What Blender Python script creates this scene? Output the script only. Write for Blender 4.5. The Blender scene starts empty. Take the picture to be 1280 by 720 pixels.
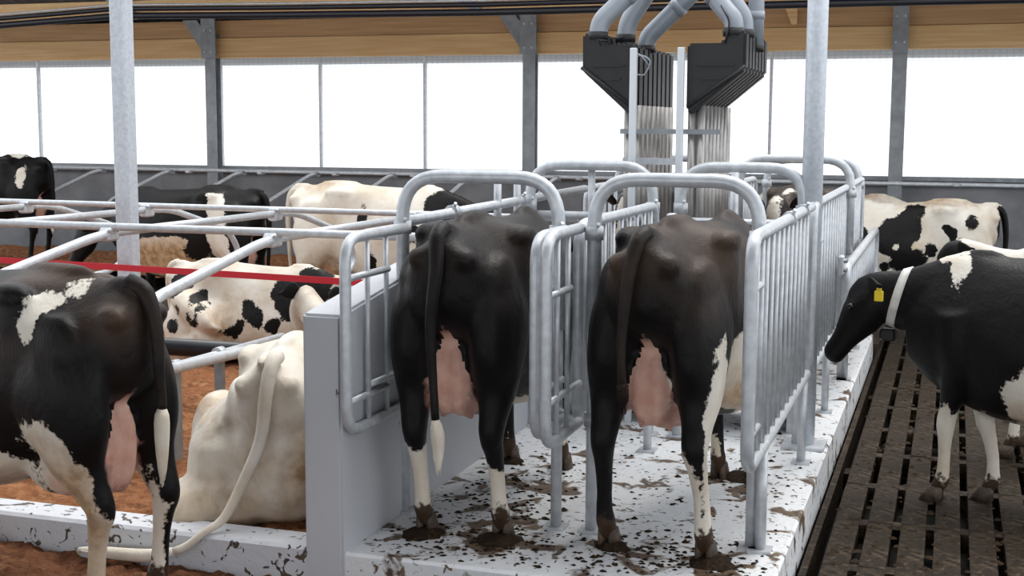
import bpy, bmesh, math, random
import numpy as np
from mathutils import Vector, Matrix, Quaternion
from mathutils.bvhtree import BVHTree
rnd = random.Random(7)
S = bpy.context.scene
COL = S.collection

# ------------------------------------------------------------------ camera, sky, light, exposure
cam_d = bpy.data.cameras.new('camera')
cam = bpy.data.objects.new('camera', cam_d); COL.objects.link(cam); S.camera = cam
cam_d.sensor_width = 36.0
cam_d.lens = 36.0 * 1650 / 1280
cam_d.clip_end = 200
R = ((0.9485048, -0.04301258, 0.31382888), (0.31672815, 0.11413627, -0.94162423), (0.00468243, 0.99253354, 0.1218821))
cam.matrix_world = Matrix(((R[0][0], R[0][1], R[0][2], 0), (R[1][0], R[1][1], R[1][2], 0), (R[2][0], R[2][1], R[2][2], 1.83), (0, 0, 0, 1)))

w = bpy.data.worlds.new('sky'); S.world = w; w.use_nodes = True
bg = w.node_tree.nodes['Background']
bg.inputs[0].default_value = (0.92, 0.955, 1.0, 1); bg.inputs[1].default_value = 2.15
sun_d = bpy.data.lights.new('sun', 'SUN'); sun_d.energy = 2.6; sun_d.angle = math.radians(30); sun_d.color = (1, .97, .92)
sun = bpy.data.objects.new('sun', sun_d); COL.objects.link(sun); sun.rotation_euler = (math.radians(-24), math.radians(10), 0)
S.view_settings.view_transform = 'Standard'; S.view_settings.look = 'None'
S.view_settings.exposure = -0.25; S.view_settings.gamma = 1.0

# ------------------------------------------------------------------ materials
def mat(name, col, rough=.5, metal=0, noise=None, bump=0, bscale=30, sheen=0, spec=None):
    m = bpy.data.materials.new(name); m.use_nodes = True
    nt = m.node_tree; N = nt.nodes; L = nt.links; b = N['Principled BSDF']
    b.inputs['Base Color'].default_value = (*col, 1); b.inputs['Roughness'].default_value = rough; b.inputs['Metallic'].default_value = metal
    if spec is not None: b.inputs['Specular IOR Level'].default_value = spec
    tc = N.new('ShaderNodeTexCoord')
    if noise:
        col2, sc, lo, hi = noise
        n = N.new('ShaderNodeTexNoise'); n.inputs['Scale'].default_value = sc; n.inputs['Detail'].default_value = 6
        r = N.new('ShaderNodeValToRGB'); r.color_ramp.elements[0].position = lo; r.color_ramp.elements[1].position = hi
        r.color_ramp.elements[0].color = (*col, 1); r.color_ramp.elements[1].color = (*col2, 1)
        L.new(tc.outputs['Object'], n.inputs['Vector']); L.new(n.outputs['Fac'], r.inputs['Fac']); L.new(r.outputs['Color'], b.inputs['Base Color'])
    if bump:
        n = N.new('ShaderNodeTexNoise'); n.inputs['Scale'].default_value = bscale; n.inputs['Detail'].default_value = 5
        bp = N.new('ShaderNodeBump'); bp.inputs['Strength'].default_value = bump; bp.inputs['Distance'].default_value = .02
        L.new(tc.outputs['Object'], n.inputs['Vector']); L.new(n.outputs['Fac'], bp.inputs['Height']); L.new(bp.outputs['Normal'], b.inputs['Normal'])
    return m

M = {}
M['galv'] = mat('galvanized_steel', (.48, .50, .53), .4, .3, ((.63, .655, .68), 22, .3, .7), .04, 60)
M['galv_dark'] = mat('weathered_steel', (.24, .26, .28), .5, .25, ((.34, .36, .38), 9, .3, .7), .1, 40)
M['post'] = mat('mottled_galvanized_post', (.50, .54, .59), .5, .25, ((.64, .68, .73), 40, .3, .7), .1, 60)
M['white_paint'] = mat('white_painted_steel', (.72, .75, .78), .4, .1)
M['stainless'] = mat('stainless_steel', (.30, .285, .27), .3, .5, ((.44, .42, .40), 6, .4, .6))
M['black_plastic'] = mat('black_moulded_plastic', (.009, .009, .010), .45, 0, ((.015, .015, .016), 8, .3, .7), .1, 50)
M['duct'] = mat('grey_plastic_duct', (.27, .30, .34), .35, .1, ((.34, .37, .41), 5, .3, .7))
M['black_pipe'] = mat('black_rubber_pipe', (.012, .012, .018), .4)
M['red'] = mat('red_webbing', (.62, .018, .035), .6)
M['wood'] = mat('spruce_timber', (.78, .46, .19), .6, 0, ((.92, .64, .33), 3, .3, .7), .1, 20)
M['wood_shaded'] = mat('shaded_timber', (.48, .27, .12), .65, 0, ((.64, .39, .19), 3, .3, .7), .1, 20)  # shadow on the upper board is put into this darker wood colour
M['hoof'] = mat('hoof_horn', (.045, .03, .022), .6, 0, ((.12, .08, .05), 25, .4, .7), .2, 60)
M['eye'] = mat('dark_eye', (.008, .006, .006), .08)
M['tag'] = mat('yellow_ear_tag', (.85, .62, .03), .45)
M['strap'] = mat('white_neck_strap', (.72, .70, .66), .6, 0, ((.55, .5, .45), 20, .4, .7))
M['roof'] = mat('corrugated_roof_sheet', (.07, .07, .085), .5, .2)
M['dark_void'] = mat('slurry_pit', (.006, .005, .004), .5)
M['concrete_dark'] = mat('grey_concrete', (.17, .175, .185), .8, 0, ((.25, .255, .265), 2.5, .35, .65), .3, 18)
M['skylight'] = mat('skylight_frame', (.3, .32, .34), .5, .2)

def stretch_wood(m):                      # wood grain runs along the beams
    nt = m.node_tree
    mp = nt.nodes.new('ShaderNodeMapping'); mp.inputs['Scale'].default_value = (.35, 6, 9)
    tc = [n for n in nt.nodes if n.type == 'TEX_COORD'][0]
    for n in nt.nodes:
        if n.type == 'TEX_NOISE': nt.links.new(mp.outputs['Vector'], n.inputs['Vector'])
    nt.links.new(tc.outputs['Object'], mp.inputs['Vector'])
stretch_wood(M['wood']); stretch_wood(M['wood_shaded'])

def dirty_mat(name, clean, dirt1, dirt2, lo, hi, scale, rough=.55, fine=30, f_lo=.6, f_hi=.66, bump=.4, boost=None):
    """clean surface with dirt patches (large noise) and small specks (fine noise)"""
    m = bpy.data.materials.new(name); m.use_nodes = True
    nt = m.node_tree; N = nt.nodes; L = nt.links; b = N['Principled BSDF']; b.inputs['Roughness'].default_value = rough
    tc = N.new('ShaderNodeTexCoord')
    def noise(sc, det=6, dist=0):
        n = N.new('ShaderNodeTexNoise'); n.inputs['Scale'].default_value = sc; n.inputs['Detail'].default_value = det; n.inputs['Distortion'].default_value = dist
        L.new(tc.outputs['Object'], n.inputs['Vector']); return n
    def ramp(src, a, c):
        r = N.new('ShaderNodeMapRange'); r.inputs['From Min'].default_value = a; r.inputs['From Max'].default_value = c
        L.new(src, r.inputs['Value']); return r.outputs['Result']
    big = noise(scale, 9, .6); src = big.outputs['Fac']
    if boost:                                      # dirt gathers round the places where hooves stand
        for (cx, cy, rr, amt) in boost:
            vs = N.new('ShaderNodeVectorMath'); vs.operation = 'DISTANCE'; vs.inputs[1].default_value = (cx, cy, 0)
            L.new(tc.outputs['Object'], vs.inputs[0])
            g = N.new('ShaderNodeMapRange'); g.inputs['From Min'].default_value = rr; g.inputs['From Max'].default_value = 0
            g.inputs['To Max'].default_value = amt; L.new(vs.outputs['Value'], g.inputs['Value'])
            a = N.new('ShaderNodeMath'); a.operation = 'ADD'; L.new(src, a.inputs[0]); L.new(g.outputs['Result'], a.inputs[1]); src = a.outputs[0]
    f1 = ramp(src, lo, hi)
    f2 = ramp(noise(fine, 3, 1.2).outputs['Fac'], f_lo, f_hi)
    mx = N.new('ShaderNodeMath'); mx.operation = 'MAXIMUM'; L.new(f1, mx.inputs[0]); L.new(f2, mx.inputs[1])
    dc = N.new('ShaderNodeMix'); dc.data_type = 'RGBA'; dc.inputs['A'].default_value = (*dirt1, 1); dc.inputs['B'].default_value = (*dirt2, 1)
    L.new(ramp(noise(scale * 4).outputs['Fac'], .4, .6), dc.inputs['Factor'])
    mm = N.new('ShaderNodeMix'); mm.data_type = 'RGBA'; mm.inputs['A'].default_value = (*clean, 1)
    L.new(dc.outputs['Result'], mm.inputs['B']); L.new(mx.outputs[0], mm.inputs['Factor']); L.new(mm.outputs['Result'], b.inputs['Base Color'])
    bp = N.new('ShaderNodeBump'); bp.inputs['Strength'].default_value = bump; bp.inputs['Distance'].default_value = .015
    L.new(noise(fine * 1.5).outputs['Fac'], bp.inputs['Height']); L.new(bp.outputs['Normal'], b.inputs['Normal'])
    return m
FEET = [(-2.18, 5.38, .40, .10), (-1.87, 5.45, .42, .10), (-2.0, 6.3, .8, .09), (-1.36, 5.5, .3, .06), (-.92, 5.42, .4, .09), (-1.0, 6.75, .45, .08)]
M['platform'] = dirty_mat('white_painted_platform_with_manure', (.74, .75, .76), (.055, .03, .017), (.16, .105, .06), .58, .63, 5.5, .5, 20, .62, .67, .4, FEET)
M['kerb'] = dirty_mat('white_kerb_with_splashes', (.58, .59, .62), (.03, .02, .015), (.09, .06, .04), .64, .66, 5, .6, 16, .61, .64)
M['wall_paint'] = dirty_mat('pale_painted_concrete', (.52, .53, .56), (.05, .04, .035), (.12, .1, .09), .74, .77, 3, .55, 11, .735, .76, .12)
M['slat'] = dirty_mat('manure_covered_concrete_slat', (.022, .014, .008), (.007, .0045, .003), (.075, .052, .030), .47, .60, 5.2, .6, 22, .52, .64, .9)
M['ground'] = dirty_mat('dark_alley_floor', (.06, .045, .033), (.03, .02, .014), (.10, .08, .06), .45, .6, 3, .7, 20, .55, .6)
M['sawdust'] = dirty_mat('red_brown_sawdust', (.24, .095, .040), (.12, .046, .02), (.36, .17, .08), .40, .62, 5, .9, 45, .52, .66, 1.0)
M['sawdust_dark'] = dirty_mat('damp_sawdust', (.125, .048, .022), (.06, .024, .012), (.20, .09, .045), .42, .62, 4, .9, 40, .52, .66, 1.0)
M['manure'] = dirty_mat('manure_lump', (.025, .015, .009), (.014, .008, .005), (.05, .032, .015), .42, .6, 14, .85, 40)

for k_ in ('slat', 'manure', 'ground', 'sawdust', 'sawdust_dark'): M[k_].node_tree.nodes['Principled BSDF'].inputs['Specular IOR Level'].default_value = .14

def panel_mat():
    m = bpy.data.materials.new('translucent_ribbed_panel'); m.use_nodes = True
    nt = m.node_tree; N = nt.nodes; L = nt.links
    for n in list(N):
        if n.type != 'OUTPUT_MATERIAL': N.remove(n)
    out = [n for n in N if n.type == 'OUTPUT_MATERIAL'][0]
    tc = N.new('ShaderNodeTexCoord')
    br = N.new('ShaderNodeTexBrick'); br.offset = 0; br.inputs['Scale'].default_value = 1; br.inputs['Mortar Size'].default_value = .008
    br.inputs['Brick Width'].default_value = .075; br.inputs['Row Height'].default_value = .075
    br.inputs['Color1'].default_value = (.97, .97, .97, 1); br.inputs['Color2'].default_value = (.97, .97, .97, 1); br.inputs['Mortar'].default_value = (.84, .85, .85, 1)
    mp = N.new('ShaderNodeMapping'); mp.inputs['Rotation'].default_value = (math.radians(90), 0, 0)
    L.new(tc.outputs['Object'], mp.inputs['Vector']); L.new(mp.outputs['Vector'], br.inputs['Vector'])
    tr = N.new('ShaderNodeBsdfTranslucent'); tp = N.new('ShaderNodeBsdfTransparent'); mx = N.new('ShaderNodeMixShader'); mx.inputs[0].default_value = .72
    L.new(br.outputs['Color'], tr.inputs['Color']); L.new(br.outputs['Color'], tp.inputs['Color'])
    L.new(tr.outputs[0], mx.inputs[1]); L.new(tp.outputs[0], mx.inputs[2]); L.new(mx.outputs[0], out.inputs['Surface'])
    return m
M['panel'] = panel_mat()

def coat_mat(name='cow_coat', dark=(.0035, .0028, .0027), brown=(.085, .053, .036), white=(.78, .73, .64)):
    m = bpy.data.materials.new(name); m.use_nodes = True
    nt = m.node_tree; N = nt.nodes; L = nt.links; b = N['Principled BSDF']
    tc = N.new('ShaderNodeTexCoord')
    def noise(sc, det=4):
        n = N.new('ShaderNodeTexNoise'); n.inputs['Scale'].default_value = sc; n.inputs['Detail'].default_value = det
        L.new(tc.outputs['Object'], n.inputs['Vector']); return n.outputs['Fac']
    def att(a): n = N.new('ShaderNodeAttribute'); n.attribute_name = a; return n.outputs['Fac']
    def mr(src, a, c, lo=0, hi=1):
        r = N.new('ShaderNodeMapRange'); r.inputs['From Min'].default_value = a; r.inputs['From Max'].default_value = c
        r.inputs['To Min'].default_value = lo; r.inputs['To Max'].default_value = hi; L.new(src, r.inputs['Value']); return r.outputs['Result']
    def add(x, y): a = N.new('ShaderNodeMath'); a.operation = 'ADD'; L.new(x, a.inputs[0]); L.new(y, a.inputs[1]); return a.outputs[0]
    def mul(x, y): a = N.new('ShaderNodeMath'); a.operation = 'MULTIPLY'; L.new(x, a.inputs[0]); L.new(y, a.inputs[1]); return a.outputs[0]
    def mix(f, A, B):
        x = N.new('ShaderNodeMix'); x.data_type = 'RGBA'
        for k, v in (('A', A), ('B', B)):
            if isinstance(v, tuple): x.inputs[k].default_value = (*v, 1)
            else: L.new(v, x.inputs[k])
        L.new(f, x.inputs['Factor']); return x.outputs['Result']
    edge = add(mr(noise(9, 5), 0, 1, -.055, .055), mr(noise(60, 2), 0, 1, -.02, .02))
    f = mr(add(att('coat'), edge), -.004, .006)
    wh = mix(mr(noise(3.5, 6), .38, .72), white, (.58, .48, .36))
    wh = mix(mr(add(att('tan'), mr(noise(12, 5), 0, 1, -.08, .08)), -.06, .1), wh, mix(mr(noise(16, 4), .4, .6), (.30, .17, .08), (.50, .34, .19)))
    dk = mix(mul(mr(noise(3, 5), .35, .7), mr(att('brown'), 0, 1)), dark, brown)
    c = mix(f, dk, wh)
    pk = mix(mr(noise(14, 4), .35, .7), (.74, .47, .37), (.60, .30, .23))
    c = mix(mr(add(att('pink'), mr(noise(20, 4), 0, 1, -.03, .03)), -.02, .02), c, pk)
    c = mix(mr(add(att('dirt'), mr(noise(26, 5), 0, 1, -.5, .5)), .05, .2), c, (.05, .028, .016))
    L.new(c, b.inputs['Base Color'])
    b.inputs['Roughness'].default_value = .5; b.inputs['Specular IOR Level'].default_value = .2
    b.inputs['Sheen Weight'].default_value = .03; b.inputs['Sheen Roughness'].default_value = .4
    mpn = N.new('ShaderNodeMapping'); mpn.inputs['Scale'].default_value = (1, 1, .35)
    nn = N.new('ShaderNodeTexNoise'); nn.inputs['Scale'].default_value = 90; nn.inputs['Detail'].default_value = 3
    L.new(tc.outputs['Object'], mpn.inputs['Vector']); L.new(mpn.outputs['Vector'], nn.inputs['Vector'])
    bp = N.new('ShaderNodeBump'); bp.inputs['Strength'].default_value = .25; bp.inputs['Distance'].default_value = .01
    L.new(nn.outputs['Fac'], bp.inputs['Height'])
    bp2 = N.new('ShaderNodeBump'); bp2.inputs['Strength'].default_value = .35; bp2.inputs['Distance'].default_value = .03
    L.new(noise(7, 3), bp2.inputs['Height']); L.new(bp.outputs['Normal'], bp2.inputs['Normal'])
    L.new(bp2.outputs['Normal'], b.inputs['Normal'])
    return m
M['coat'] = coat_mat()

# ------------------------------------------------------------------ builders
class MB:
    def __init__(s): s.v = []; s.f = []; s.sm = []
    def add(s, vs, fs, smooth=False):
        o = len(s.v); s.v += [tuple(p) for p in vs]; s.f += [tuple(i + o for i in f) for f in fs]; s.sm += [smooth] * len(fs); return s
    def box(s, c, d, rot=None, bev=0):
        hx, hy, hz = d[0] / 2, d[1] / 2, d[2] / 2
        if bev:
            b = bev; vs = []; fs = []
            lv = [(-hz, b), (-hz + b, 0), (hz - b, 0), (hz, b)]
            for z, i in lv:
                x, y = hx - i, hy - i; k = b if i == 0 else b * .6
                vs += [(-x + k, -y, z), (x - k, -y, z), (x, -y + k, z), (x, y - k, z), (x - k, y, z), (-x + k, y, z), (-x, y - k, z), (-x, -y + k, z)]
            for r in range(3):
                for i in range(8):
                    j = (i + 1) % 8; fs.append((r * 8 + i, r * 8 + j, r * 8 + 8 + j, r * 8 + 8 + i))
            fs.append(tuple(range(7, -1, -1))); fs.append(tuple(range(24, 32)))
        else:
            vs = [(x * hx, y * hy, z * hz) for z in (-1, 1) for x, y in ((-1, -1), (1, -1), (1, 1), (-1, 1))]
            fs = [(3, 2, 1, 0), (4, 5, 6, 7), (0, 1, 5, 4), (1, 2, 6, 5), (2, 3, 7, 6), (3, 0, 4, 7)]
        if rot is not None: vs = [rot @ Vector(p) for p in vs]
        return s.add([(p[0] + c[0], p[1] + c[1], p[2] + c[2]) for p in vs], fs)
    def tube(s, pts, r, n=10, cap=True, flat=None, closed=False):
        P = [Vector(p) for p in pts]; m = len(P)
        rs = r if isinstance(r, (list, tuple)) else [r] * m
        T = []
        for i in range(m):
            if closed: a, b = P[i - 1], P[(i + 1) % m]
            else: a, b = P[max(0, i - 1)], P[min(m - 1, i + 1)]
            t = (b - a); T.append(t.normalized() if t.length > 1e-9 else Vector((0, 0, 1)))
        u = T[0].orthogonal().normalized()
        if flat is not None:
            u = Vector(flat[0]); u = (u - T[0] * u.dot(T[0])).normalized()
        vs = []; fs = []
        for i in range(m):
            if i: 
                q = T[i - 1].rotation_difference(T[i]); u = q @ u
            v = T[i].cross(u).normalized()
            for k in range(n):
                a = 2 * math.pi * k / n
                ru = rs[i]; rv = rs[i] * (flat[1] if flat else 1)
                vs.append(P[i] + u * (ru * math.cos(a)) + v * (rv * math.sin(a)))
        for i in range(m if closed else m - 1):
            j = (i + 1) % m
            for k in range(n):
                l = (k + 1) % n
                fs.append((i * n + k, i * n + l, j * n + l, j * n + k))
        s.add(vs, fs, True)
        if cap and not closed:
            o = len(s.v) - len(vs)
            s.f.append(tuple(o + k for k in range(n - 1, -1, -1))); s.sm.append(False)
            s.f.append(tuple(o + (m - 1) * n + k for k in range(n))); s.sm.append(False)
        return s
    def prism(s, prof, axis_vec, thick_vec=None):
        """closed polygon prof (3D points) extruded by axis_vec"""
        n = len(prof); a = [Vector(p) for p in prof]; b = [p + Vector(axis_vec) for p in a]
        fs = [tuple(range(n - 1, -1, -1)), tuple(range(n, 2 * n))] + [(i, (i + 1) % n, n + (i + 1) % n, n + i) for i in range(n)]
        return s.add(a + b, fs)
    def mesh(s, name):
        me = bpy.data.meshes.new(name); me.from_pydata(s.v, [], s.f); me.update()
        me.polygons.foreach_set('use_smooth', s.sm)
        return me
    def build(s, name, m, parent=None):
        # vertices are in world coordinates; origins move to the parent or to the piece's own base
        me = s.mesh(name); me.materials.append(M[m] if isinstance(m, str) else m)
        bm = bmesh.new(); bm.from_mesh(me); bmesh.ops.recalc_face_normals(bm, faces=bm.faces); bm.to_mesh(me); bm.free()
        o = bpy.data.objects.new(name, me); COL.objects.link(o)
        if parent: put(o, parent)
        return o
def put(o, parent):
    o.parent = parent
    o.matrix_parent_inverse = world_of(parent).inverted()
def world_of(o):
    m = Matrix.LocRotScale(o.location, o.rotation_euler, o.scale)
    if o.parent: m = world_of(o.parent) @ o.matrix_parent_inverse @ m
    return m
def empty(name, loc, label, cat, group=None, rotz=0, scale=1):
    o = bpy.data.objects.new(name, None); COL.objects.link(o); o.location = loc; o.rotation_euler = (0, 0, rotz); o.scale = (scale,) * 3
    o.empty_display_size = .2
    tag(o, label, cat, group); return o
def tag(o, label, cat, group=None, kind=None):
    o['label'] = label; o['category'] = cat
    if group: o['group'] = group
    if kind: o['kind'] = kind
    return o
def struct(o, label=None, cat=None):
    o['kind'] = 'structure'
    if label: o['label'] = label
    if cat: o['category'] = cat
    return o
def fillet(pts, r, n=5):
    P = [Vector(p) for p in pts]; out = [P[0]]
    for i in range(1, len(P) - 1):
        a, b, c = P[i - 1], P[i], P[i + 1]
        d1 = (a - b); d2 = (c - b); rr = min(r, d1.length * .49, d2.length * .49)
        p1 = b + d1.normalized() * rr; p2 = b + d2.normalized() * rr
        for k in range(n + 1):
            t = k / n; out.append(p1 * (1 - t) ** 2 + b * (2 * t * (1 - t)) + p2 * t ** 2)
    out.append(P[-1]); return out
FL = -.18      # alley floor level; the platform top is 0

# ------------------------------------------------------------------ setting: floors, kerb, platform, dividing wall
o = MB().box((-4, 8, FL - .35), (40, 22, .1)).build('floor', 'dark_void'); struct(o, 'dark slurry pit below the slatted floor', 'floor')
# alley ground left of the platform and behind it
o = MB().box((-9.6, 9.0, FL - .11), (14.2, 17.5, .22)).build('floor', 'ground'); struct(o, 'dark brown barn floor under the cubicles on the left', 'floor')
o = MB().box((-1.55, 15.2, FL - .11), (1.9, 5.1, .22)).build('floor', 'ground'); struct(o, 'dark brown floor behind the feeding platform', 'floor')

# slatted floor, each slat between two slots a piece of its own
slab = MB().box((3.5, 9.6, FL - .18), (.12, 15.5, .16))
for k in range(6): slab.box((1.5, 3.5 + k * 2.4, FL - .17), (4.4, .14, .1))
slab = slab.build('floor', 'slat'); struct(slab, 'slatted concrete floor caked with manure, right of the platform', 'floor')
X0 = -.585; PX = .163; PY = .74
for kind in range(3):
    pass
slat_meshes = []
for v in range(5):
    m = MB()
    m.box((0, 0, -.05), (PX - .040, PY + .0005, .1), None, .003)
    me = m.mesh('slat'); me.materials.append(M['slat']); slat_meshes.append(me)
    for p in me.vertices: p.co.z += rnd.uniform(-.002, .002)
bridge_meshes = []
m = MB(); m.box((0, 0, -.05), (.05, .13, .094), None, .004); bme = m.mesh('slat_bridge'); bme.materials.append(M['slat'])
cnt = 0; far = MB()
for i in range(17):
    for j in range(18):
        x = X0 + .06 + PX * (i + .5); y = 4.6 + PY * (j + .5) + (i % 3) * .012
        vis = (x - y * .03) < y * .115 + .45 and cnt < 250 and j < 15
        if vis:
            o = bpy.data.objects.new('slat', slat_meshes[(i * 7 + j) % 5]); o.location = (x, y, FL + rnd.uniform(-.002, .002)); o.rotation_euler = (rnd.uniform(-.004, .004), rnd.uniform(-.012, .012), 0)
            COL.objects.link(o); put(o, slab); cnt += 1
        else:
            far.box((x, y, FL - .05), (PX - .040, PY - .0005, .1))
        far.box((x + PX / 2, y + PY / 2, FL - .052), (.05, .10, .098))
o = far.build('slat', 'slat', slab); o['kind'] = 'stuff'
o = MB().box((-.585, 9.8, FL - .12), (.035, 15, .17)).build('trim_1', 'slat'); struct(o, 'added dark strip standing in for the gap beside the slats', 'kerb')  # added strip, dark and sunk below the slats to read as a gap

# platform
o = MB().box((-1.60, 8.55, -.125), (1.96, 7.1, .25), None, .012).build('feeding_platform', 'platform')
struct(o); o['label'] = 'white painted concrete platform under the two cows, spotted with manure'; o['category'] = 'platform'
# dividing wall: a thick low wall with a sloping top
wl = [(-2.60, 4.98, FL - .05), (-2.60, 8.0, FL - .05), (-2.60, 8.0, 1.20), (-2.60, 6.3, 1.20), (-2.60, 5.7, 1.13), (-2.60, 4.98, 1.035)]
m = MB().prism(wl, (.18, 0, 0)).build('wall_left', 'wall_paint'); struct(m)
bm = bmesh.new(); bm.from_mesh(m.data); bmesh.ops.bevel(bm, geom=[e for e in bm.edges], offset=.012, segments=2, affect='EDGES'); bm.to_mesh(m.data); bm.free()
# kerb
o = MB().box((-7.6, 5.09, -.10), (10.1, .20, .22), None, .015).build('trim_2', 'kerb'); struct(o, 'white stall kerb splashed with manure', 'kerb')
o = MB().box((-7.6, 11.0, -.10), (10.1, .20, .22), None, .015).build('trim_3', 'kerb'); struct(o, 'white kerb behind the second row of cubicles', 'kerb')

# sawdust bedding as displaced grids
def hash_noise(x, y, sc, seed=0):
    return math.sin(x * sc + seed) * math.cos(y * sc * 1.3 + seed * 2.1) + .5 * math.sin(x * sc * 2.3 + y * sc * 1.7 + seed) + .35 * math.cos(x * sc * 4.1 - y * sc * 3.7 + seed * 3)
def bedding(name, x0, x1, y0, y1, fz, nx, ny, material):
    m = MB(); vs = []; fs = []
    for j in range(ny + 1):
        for i in range(nx + 1):
            x = x0 + (x1 - x0) * i / nx; y = y0 + (y1 - y0) * j / ny
            vs.append((x, y, fz(x, y) + rnd.uniform(-.006, .006)))
    for j in range(ny):
        for i in range(nx):
            a = j * (nx + 1) + i; fs.append((a, a + 1, a + nx + 2, a + nx + 1))
    m.add(vs, fs, True)
    lo = len(m.v); b = [(x0, y0, -.3), (x1, y0, -.3), (x1, y1, -.3), (x0, y1, -.3)]
    return m.build(name, material)
def fz_front(x, y):
    d = max(0, min(1, (5.0 - y) / .5))
    return -.155 + .018 * hash_noise(x, y, 7) * (.4 + .6 * d) + .05 * math.exp(-((x + 4.35) / .35) ** 2 - ((y - 4.85) / .25) ** 2) + .012 * hash_noise(x, y, 24, 2)
o = bedding('sawdust', -7.5, -2.2, 3.0, 4.995, fz_front, 190, 80, 'sawdust_dark')
tag(o, 'dark red-brown sawdust scraped over the floor in front of the white kerb', 'sawdust', kind='stuff')
def fz_stall(x, y): return -.035 + .02 * hash_noise(x, y, 5, 1) + .05 * math.sin(max(0, min(1, (y - 5.2) / 2.0)) * math.pi) + .01 * hash_noise(x, y, 21, 4)
o = bedding('sawdust', -9, -2.62, 5.18, 7.45, fz_stall, 170, 70, 'sawdust')
tag(o, 'loose orange-brown sawdust bedding under the lying white cow', 'sawdust', kind='stuff')
def fz_b(x, y): return -.05 + .02 * hash_noise(x, y, 5, 3) + .01 * hash_noise(x, y, 19, 4)
o = bedding('sawdust', -12, -2.62, 7.45, 10.9, fz_b, 120, 50, 'sawdust')
tag(o, 'sawdust bedding under the lying black spotted cow', 'sawdust', kind='stuff')
def fz_c(x, y): return .02 + .04 * hash_noise(x, y, 3, 5) + .015 * hash_noise(x, y, 15, 4)
o = bedding('sawdust', -15, -2.62, 13.6, 16.1, fz_c, 120, 40, 'sawdust')
tag(o, 'sawdust bedding in the far cubicles along the window wall', 'sawdust', kind='stuff')

# ------------------------------------------------------------------ setting: back wall with translucent panels, beams, roof
YW = 16.6
o = MB().box((-6.5, YW + .12, .5), (26, .2, 1.42)).build('wall_back', 'concrete_dark'); struct(o)
o = MB().box((-6.5, YW - .02, 1.225), (26, .12, .05)).box((-6.5, YW - .04, 1.17), (26, .06, .03)).build('trim_4', 'galv_dark'); struct(o, 'grey steel sill rail below the panels', 'sill')
o = MB().box((-6.5, YW + .3, 3.03), (26, .1, .72)).build('trim_5', 'concrete_dark'); struct(o, 'wall strip behind the timber beams', 'wall')
cols = [-14.5, -9.87, -5.22, -.66, 3.95]
k = 1
for i in range(4):
    a, b = cols[i], cols[i + 1]
    for s in range(3):
        xa = a + (b - a) * s / 3; xb = a + (b - a) * (s + 1) / 3
        fr = MB().box((xa, YW - .01, 2.02), (.035 if s else .02, .05, 1.56)).box(((xa + xb) / 2, YW, 2.77), (xb - xa, .04, .05)).build('window_%d' % k, 'galv'); struct(fr)
        p = MB().box(((xa + xb) / 2, YW + .02, 2.0), (xb - xa, .01, 1.54)).build('pane', 'panel'); put(p, fr)
        k += 1
# timber beams
o = MB().box((-6.5, YW - .14, 2.885), (26, .14, .27), None, .006).build('lower_beam', 'wood'); struct(o, 'light timber beam above the translucent panels', 'beam')
o = MB().box((-6.5, YW - .09, 3.145), (26, .14, .24), None, .006).build('upper_beam', 'wood_shaded'); struct(o, 'timber board above the light beam, its shade in the colour', 'beam')
o = MB().box((-6.5, 14.95, 3.30), (26, .12, .22), None, .006).build('purlin', 'wood'); struct(o, 'timber purlin under the roof, nearer than the wall beam', 'beam')
# corrugated roof rising from the eave, cut short so more sky light reaches the beams
def roof_strip(y0, z0, y1, z1, name, material):
    m = MB(); n = int(26 / .045); vs = []; fs = []
    for i in range(n + 1):
        x = -19.5 + 26 * i / n; d = .022 * math.sin(x / .19 * 2 * math.pi)
        vs += [(x, y0, z0 + d), (x, y1, z1 + d), (x, y0, z0 + d + .012), (x, y1, z1 + d + .012)]
        if i:
            a = 4 * (i - 1); b = 4 * i
            fs += [(a, b, b + 1, a + 1), (a + 2, a + 3, b + 3, b + 2), (a, a + 2, b + 2, b)]
    m.add(vs, fs, True); return m.build(name, material)
o = roof_strip(YW + .6, 3.22, 13.2, 4.02, 'ceiling', 'roof'); struct(o)
o = MB().prism([(-19.5, 3.4, 5.15), (6.5, 3.4, 5.15), (6.5, -6, 3.3), (-19.5, -6, 3.3)], (0, 0, .05)).build('ceiling', 'roof'); struct(o, 'unseen front roof half, added to cut the sky light', 'roof')  # unseen roof added to darken the interior; the gap behind it stays open
# steel columns with a haunch
for i, cx in enumerate(cols[:4]):
    c = empty('steel_column', (cx, YW - .3, FL), ['steel column far left outside the frame', 'grey steel column with a slanting haunch, left of the white cow', 'grey steel column right behind the hoop gates, left of the hopper', 'grey steel column right of the tall round post'][i], 'column', 'columns of the window wall')
    m = MB().box((cx, YW - .30, 1.45), (.16, .012, 3.25)).box((cx, YW - .16, 1.45), (.16, .012, 3.25)).box((cx, YW - .23, 1.45), (.012, .14, 3.25)); m.build('shaft', 'galv_dark', c)
    if i < 3:
        h = MB().prism([(cx - .44, YW - .27, 3.27), (cx - .22, YW - .27, 3.27), (cx + .0, YW - .27, 3.0), (cx + .0, YW - .27, 2.72), (cx - .07, YW - .27, 2.74)], (0, .08, 0)); h.build('haunch', 'galv_dark', c)
        h = MB().box((cx, YW - .33, 3.03), (.22, .03, .58)).build('bracket', 'galv_dark', c)
    else:
        h = MB().box((cx, YW - .33, 3.0), (.18, .03, .60)).build('bracket', 'galv_dark', c)
    for z in (2.82, 3.12):
        for sx in (-.05, .05): MB().tube([(cx + sx, YW - .36, z), (cx + sx, YW - .33, z)], .014, 6).build('bolt', 'galv', c)
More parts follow.
